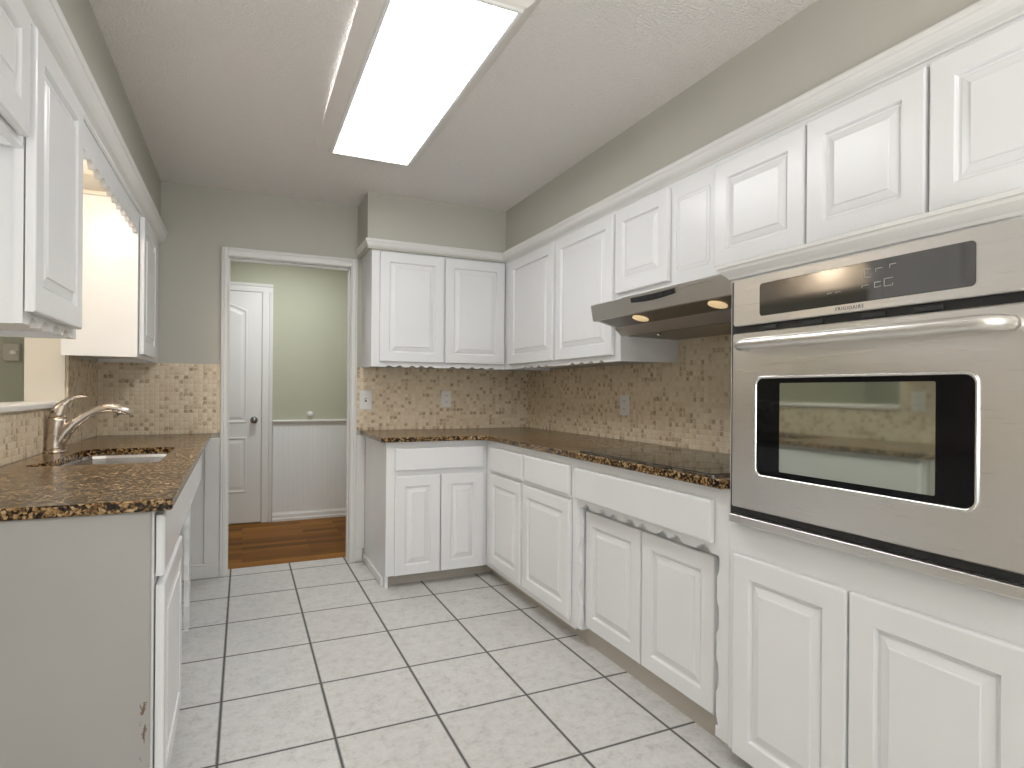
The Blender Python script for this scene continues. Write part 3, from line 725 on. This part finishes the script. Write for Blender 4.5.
# brighter front lip line and dark underside panel
bm = bmesh.new(); prism(bm, [(1.560, 1.5445), (1.658, 1.5178), (1.6575, 1.5160), (1.5595, 1.5427)], lambda a, b, d: (a, d, b), HY0 + 0.03, HY1 - 0.03)
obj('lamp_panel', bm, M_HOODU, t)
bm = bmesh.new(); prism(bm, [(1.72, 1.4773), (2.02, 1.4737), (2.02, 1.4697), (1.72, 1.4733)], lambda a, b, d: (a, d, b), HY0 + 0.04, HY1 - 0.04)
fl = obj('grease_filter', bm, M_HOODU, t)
obj('filter_latch', B(1.735, 1.755, 2.20, 2.215, 1.462, 1.4725, bev=0.002), M_RIM, t)
for y in (1.69, 2.16):
    bm = bmesh.new(); lathe(bm, [(0.001, 0.0), (0.036, 0.0), (0.036, -0.005), (0.030, -0.007), (0.001, -0.008)], (0, 0, 0))
    bmesh.ops.rotate(bm, verts=bm.verts[:], cent=(0, 0, 0), matrix=Matrix.Rotation(0.267, 3, 'Y'))
    bmesh.ops.translate(bm, verts=bm.verts[:], vec=(1.605, y, 1.531))
    obj('hood_lamp', bm, M_HOODL, t)
# black switch strip with a curved lower edge on the front face
def hood_front(u, v, n):   # v measured along the sloped front from the top edge
    d = Vector((0.014, 0, -0.073)).normalized(); nn_ = Vector((-0.073, 0, -0.014)).normalized()
    p = Vector((1.526, u, 1.616)) + d * v + nn_ * n; return p[:]
lo = [(2.125 - 0.285 * k / 12, 0.016 + 0.012 + 0.007 * math.sin(PI * k / 12)) for k in range(13)]
up_ = [(1.840 + 0.285 * k / 12, 0.008 + 0.002 * math.sin(PI * k / 12)) for k in range(13)]
bm = bmesh.new(); prism(bm, lo + up_, hood_front, 0.0002, 0.004)
sw = obj('switch_panel', bm, M_BLACK, t)
for k in range(5):
    u = 2.085 - k * 0.05
    bm = bmesh.new(); prism(bm, [(u, 0.014), (u - 0.028, 0.014), (u - 0.028, 0.026), (u, 0.026)], hood_front, 0.0041, 0.0065)
    obj('switch_button', bm, M_RUBBER, sw)
bm = bmesh.new(); prism(bm, [(1.815, 0.010), (1.64, 0.010), (1.64, 0.013), (1.815, 0.013)], hood_front, 0.0002, 0.002)
obj('trim_line', bm, M_RIM, t)

# ------------------------------------------------------------------ wall oven
OX = 1.402
t = thing('wall_oven', 'stainless steel built-in wall oven in the tall white cabinet', 'oven', (1.6, 1.03, 0.79))
fO = face_right(OX)
obj('oven_body', B(1.4605, 1.98, 0.665, 1.425, 0.79, 1.55), M_RUBBER, t)
obj('oven_chassis', B(1.424, 1.4395, 0.642, 1.436, 0.792, 1.553), M_RUBBER, t)
bm = bmesh.new()
loops(bm, [[fO(a, b, n) for a, b in rrect(0.640 + o, 1.410 - o, 1.408 + o, 1.553 - o, 0.010, 4)] for o, n in ((0, -0.021), (0, -0.003), (0.003, 0.0))])
cp = obj('control_panel', bm, M_STEEL, t)
bm = bmesh.new()
loops(bm, [[fO(a, b, n) for a, b in rrect(0.731 + o, 1.304 - o, 1.430 + o, 1.527 - o, 0.010, 4)] for o, n in ((0, 0.0002), (0, 0.0015), (0.001, 0.002))])
dp = obj('display_glass', bm, M_PANELGL, cp)
m_mark = paint('grey_panel_print', (0.40, 0.40, 0.38), 0.5, bs=0.0)
for (u, v, wd, ht, kind) in ((0.930, 1.500, 0.018, 0.010, 'L'), (0.898, 1.504, 0.016, 0.010, 'L'), (0.960, 1.498, 0.016, 0.020, 'C'), (0.935, 1.466, 0.016, 0.012, 'C'), (0.905, 1.468, 0.022, 0.018, 'C'), (0.965, 1.466, 0.018, 0.006, 'L'), (1.04, 1.462, 0.014, 0.003, 'L'), (1.065, 1.462, 0.014, 0.003, 'L')):
    bm = bmesh.new()
    th = 0.0016
    def seg(a0, a1, b0, b1): p, q = fO(a0, b0, 0.0021), fO(a1, b1, 0.0025); box(bm, p[0], q[0], p[1], q[1], p[2], q[2])
    seg(u, u + wd, v + ht / 2, v + ht / 2 + th)
    if kind == 'C': seg(u, u + wd, v - ht / 2, v - ht / 2 + th); seg(u + wd - th, u + wd, v - ht / 2, v + ht / 2); seg(u, u + th, v - ht / 2, v - ht / 6)
    else: seg(u + wd - th, u + wd, v - ht / 4, v + ht / 2)
    obj('button_mark', bm, m_mark, cp)
cu = bpy.data.curves.new('brand_text', 'FONT'); cu.body = 'FRIGIDAIRE'; cu.size = 0.0125; cu.align_x = 'CENTER'; cu.align_y = 'CENTER'; cu.extrude = 0.0004; cu.space_character = 1.25
tmp = bpy.data.objects.new('tmp_text', cu); COL.objects.link(tmp)
dg = bpy.context.evaluated_depsgraph_get(); me = bpy.data.meshes.new_from_object(tmp.evaluated_get(dg)); bpy.data.objects.remove(tmp)
bm = bmesh.new(); bm.from_mesh(me)
for v in bm.verts: v.co = Vector(fO(1.017 - v.co.x, 1.4195 + v.co.y, 0.0006 + v.co.z))
obj('brand_lettering', bm, paint('dark_grey_print', (0.10, 0.10, 0.10), 0.5, bs=0.0), cp)
obj('vent_grille', bxf(fO, 0.650, 1.402, 1.386, 1.4075, -0.021, -0.012), M_BLACK, t)
for u in (0.80, 0.93, 1.10, 1.25):
    obj('vent_louvre', bxf(fO, u, u + 0.06, 1.390, 1.4005, -0.0118, -0.006, bev=0.001), M_RUBBER, t)
bm = bmesh.new()
loops(bm, [[fO(a, b, n) for a, b in rrect(0.638 + o, 1.412 - o, 0.846 + o, 1.385 - o, 0.006, 3)] for o, n in ((0, -0.021), (0, -0.003), (0.003, 0.0))])
dr = obj('oven_door', bm, M_STEEL, t)
bm = bmesh.new()
loops(bm, [[fO(a, b, n) for a, b in rrect(0.7215 + o, 1.3205 - o, 0.9495 + o, 1.2525 - o, 0.027 - o * 0.7, 8)] for o, n in ((0, 0.0001), (0.001, 0.004), (0.003, 0.0065), (0.0055, 0.0065), (0.0085, 0.0035), (0.0095, 0.001))], close_first=False, close_last=False, smooth=True)
obj('window_rim', bm, M_RIM, dr)
bm = bmesh.new(); prism(bm, rrect(0.731, 1.311, 0.959, 1.244, 0.020, 8), fO, 0.0002, 0.0022)
obj('door_glass', bm, M_BGLASS, dr)
bm = bmesh.new(); prism(bm, rrect(0.808, 1.228, 0.975, 1.230, 0.004, 3), fO, 0.0023, 0.0027)
obj('window_pane', bm, M_OVENPANE, dr)
bm = bmesh.new()
hp = []; hr = 0.040
for k in range(9):
    a = PI / 2 * k / 8; hp.append((OX - 0.001 - 0.012 - hr * math.sin(a), 1.350 - hr * (1 - math.cos(a)), 1.345))
hp = [(OX - 0.001, 1.350, 1.345)] + hp + [(OX - 0.056, 1.15, 1.345), (OX - 0.057, 1.0, 1.345), (OX - 0.056, 0.85, 1.345)]
for k in range(8, -1, -1):
    a = PI / 2 * k / 8; hp.append((OX - 0.001 - 0.012 - hr * math.sin(a), 0.668 + hr * (1 - math.cos(a)), 1.345))
hp.append((OX - 0.001, 0.668, 1.345))
tube(bm, hp, 0.0168, seg=20)
obj('handle', bm, M_STEEL, dr)
obj('bottom_trim', bxf(fO, 0.638, 1.415, 0.797, 0.822, -0.021, 0.006, bev=0.0015), M_STEEL, t)

# ------------------------------------------------------------------ electrical plates
def plate(name, label, fn, u0, u1, v0, v1, kind, group, cat):
    t = thing(name, label, cat, fn((u0 + u1) / 2, (v0 + v1) / 2, 0), group)
    bm = bmesh.new(); loops(bm, [[fn(a, b, n) for a, b in rrect(u0 + o, u1 - o, v0 + o, v1 - o, 0.004, 3)] for o, n in ((0, 0.0002), (0, 0.003), (0.003, 0.006))])
    obj('cover_plate', bm, M_PLASTIC, t)
    cu_, cv_ = (u0 + u1) / 2, (v0 + v1) / 2
    if kind == 'outlet':
        for s in (-1, 1):
            bm = bmesh.new(); prism(bm, rrect(cu_ - 0.016, cu_ + 0.016, cv_ + s * 0.024 - 0.015, cv_ + s * 0.024 + 0.015, 0.010, 4), fn, 0.0061, 0.0085)
            rc = obj('receptacle', bm, M_PLASTIC, t)
            bm = bmesh.new()
            for du in (-0.006, 0.006):
                p, q = fn(cu_ + du - 0.0013, cv_ + s * 0.024 - 0.003, 0.0086), fn(cu_ + du + 0.0013, cv_ + s * 0.024 + 0.006, 0.0089); box(bm, p[0], q[0], p[1], q[1], p[2], q[2])
            obj('slot', bm, M_BLACK, rc)
    else:
        bm = bmesh.new(); p, q = fn(cu_ - 0.006, cv_ - 0.013, 0.0061), fn(cu_ + 0.006, cv_ + 0.013, 0.0072); box(bm, p[0], q[0], p[1], q[1], p[2], q[2])
        sl = obj('toggle_slot', bm, M_RUBBER, t)
        bm = bmesh.new(); p, q = fn(cu_ - 0.004, cv_ - 0.002, 0.0073), fn(cu_ + 0.004, cv_ + 0.010, 0.015); box(bm, p[0], q[0], p[1], q[1], p[2], q[2], bev=0.001)
        obj('toggle', bm, M_PLASTIC, t)
kF, kR = face_far(4.23), face_right(2.060)
plate('light_switch', 'white light switch plate on the mosaic tile right beside the doorway casing', kF, 0.744, 0.828, 1.064, 1.198, 'switch', None, 'light switch')
plate('power_outlet', 'white power outlet on the far mosaic backsplash under the two-door wall cabinet', kF, 1.342, 1.418, 1.080, 1.198, 'outlet', 'backsplash outlets', 'outlet')
plate('power_outlet', 'white power outlet on the right mosaic backsplash, left of the cooktop', kR, 2.872, 2.962, 1.062, 1.184, 'outlet', 'backsplash outlets', 'outlet')
kL = face_left(-0.79)
plate('power_outlet', 'white power outlet on the left mosaic wall, seen mirrored in the oven window', kL, 2.13, 2.205, 1.10, 1.218, 'outlet', 'backsplash outlets', 'outlet')
# thermostat on the dining wall, seen through the pass-through
t = thing('thermostat', 'beige thermostat on the grey wall beyond the sink opening', 'thermostat', (-1.255, 4.45, 1.41))
kD = face_far(4.45)
bm = bmesh.new(); loops(bm, [[kD(a, b, n) for a, b in rrect(-1.30 + o, -1.215 - o, 1.355 + o, 1.465 - o, 0.012, 4)] for o, n in ((0, 0.0003), (0, 0.02), (0.006, 0.028))])
obj('housing', bm, paint('beige_plastic', (0.52, 0.48, 0.42), 0.45, bs=0.0), t)
bm = bmesh.new(); lathe(bm, [(0.001, -0.040), (0.016, -0.039), (0.018, -0.030), (0.018, -0.0285), (0.001, -0.0285)], (-1.245, 4.45, 1.41), 'y')
obj('dial', bm, M_PLASTIC, t)
# door bumper on the chair rail wall
t = thing('door_bumper', 'small round white bumper on the green hall wall above the chair rail', 'door stop', (0.567, 5.80, 0.972))
bm = bmesh.new(); lathe(bm, [(0.001, -0.030), (0.014, -0.029), (0.023, -0.023), (0.028, -0.012), (0.029, -0.0003), (0.001, -0.0003)], (0.567, 5.80, 0.972), 'y')
obj('rubber_cap', bm, M_PLASTIC, t)

# ------------------------------------------------------------------ lamps
t = thing('ceiling_light', 'long box fluorescent ceiling light with a glowing white diffuser', 'ceiling light', (0.61, 2.47, CEIL))
x0, x1, y0, y1 = 0.402, 0.816, 1.735, 3.19
zb = 2.430
def fr(o, z): return [(x0 - o, y0 - o, z), (x1 + o, y0 - o, z), (x1 + o, y1 + o, z), (x0 - o, y1 + o, z)]
bm = bmesh.new()                                                        # sloped sides; the left flange sags a few millimetres from the ceiling
ny = 24
def side_pts(o, z, sag):
    P_ = []
    for k in range(ny): P_.append((x0 - o, y1 + o - (y1 - y0 + 2 * o) * k / ny, z - sag * max(0.0, math.sin(PI * min(1, max(0, (k / ny - 0.22) / 0.68))))))
    P_ += [(x0 - o, y0 - o, z), (x1 + o, y0 - o, z), (x1 + o, y1 + o, z)]
    return P_
loops(bm, [side_pts(0.040, CEIL - 0.012, 0.0), side_pts(0.060, CEIL - 0.002, 0.0035), side_pts(0.064, CEIL - 0.0005, 0.0035), side_pts(0.066, CEIL - 0.004, 0.0035), side_pts(0.012, zb + 0.010, 0), side_pts(0.0, zb + 0.006, 0), side_pts(-0.010, zb + 0.010, 0)], close_first=False, close_last=False)
obj('housing', bm, M_HOUSE, t)
bm = bmesh.new()
loops(bm, [fr(0.001, zb + 0.006), fr(0.001, zb - 0.002), fr(-0.004, zb - 0.004), fr(-0.013, zb - 0.002), fr(-0.013, zb + 0.009), fr(-0.006, zb + 0.009)], close_first=False, close_last=False)
obj('trim_frame', bm, M_TRIM, t)
for tx in (x0 + 0.10, x1 - 0.10):
    bm = bmesh.new(); tube(bm, [(tx, y0 + 0.05, CEIL - 0.020), (tx, y1 - 0.05, CEIL - 0.020)], 0.013, seg=10)
    obj('fluorescent_tube', bm, M_TUBE, t)
bm = bmesh.new(); box(bm, x0 + 0.0135, x1 - 0.0135, y0 + 0.0135, y1 - 0.0135, zb + 0.001, zb + 0.007)
obj('diffuser', bm, M_DIFF, t)

t = thing('ceiling_light', 'small warm glowing lamp under the soffit behind the scalloped valance', 'ceiling light', (-0.69, 2.76, 2.149))
bm = bmesh.new(); lathe(bm, [(0.001, -0.0003), (0.065, -0.0003), (0.065, -0.014), (0.045, -0.022), (0.001, -0.022)], (-0.69, 2.76, 2.149)); obj('canopy', bm, M_NICKEL, t)
bm = bmesh.new(); lathe(bm, [(0.001, -0.0222), (0.038, -0.0222), (0.055, -0.040), (0.060, -0.060), (0.050, -0.085), (0.028, -0.100), (0.001, -0.104)], (-0.69, 2.76, 2.149)); obj('glass_shade', bm, M_NOOK, t)
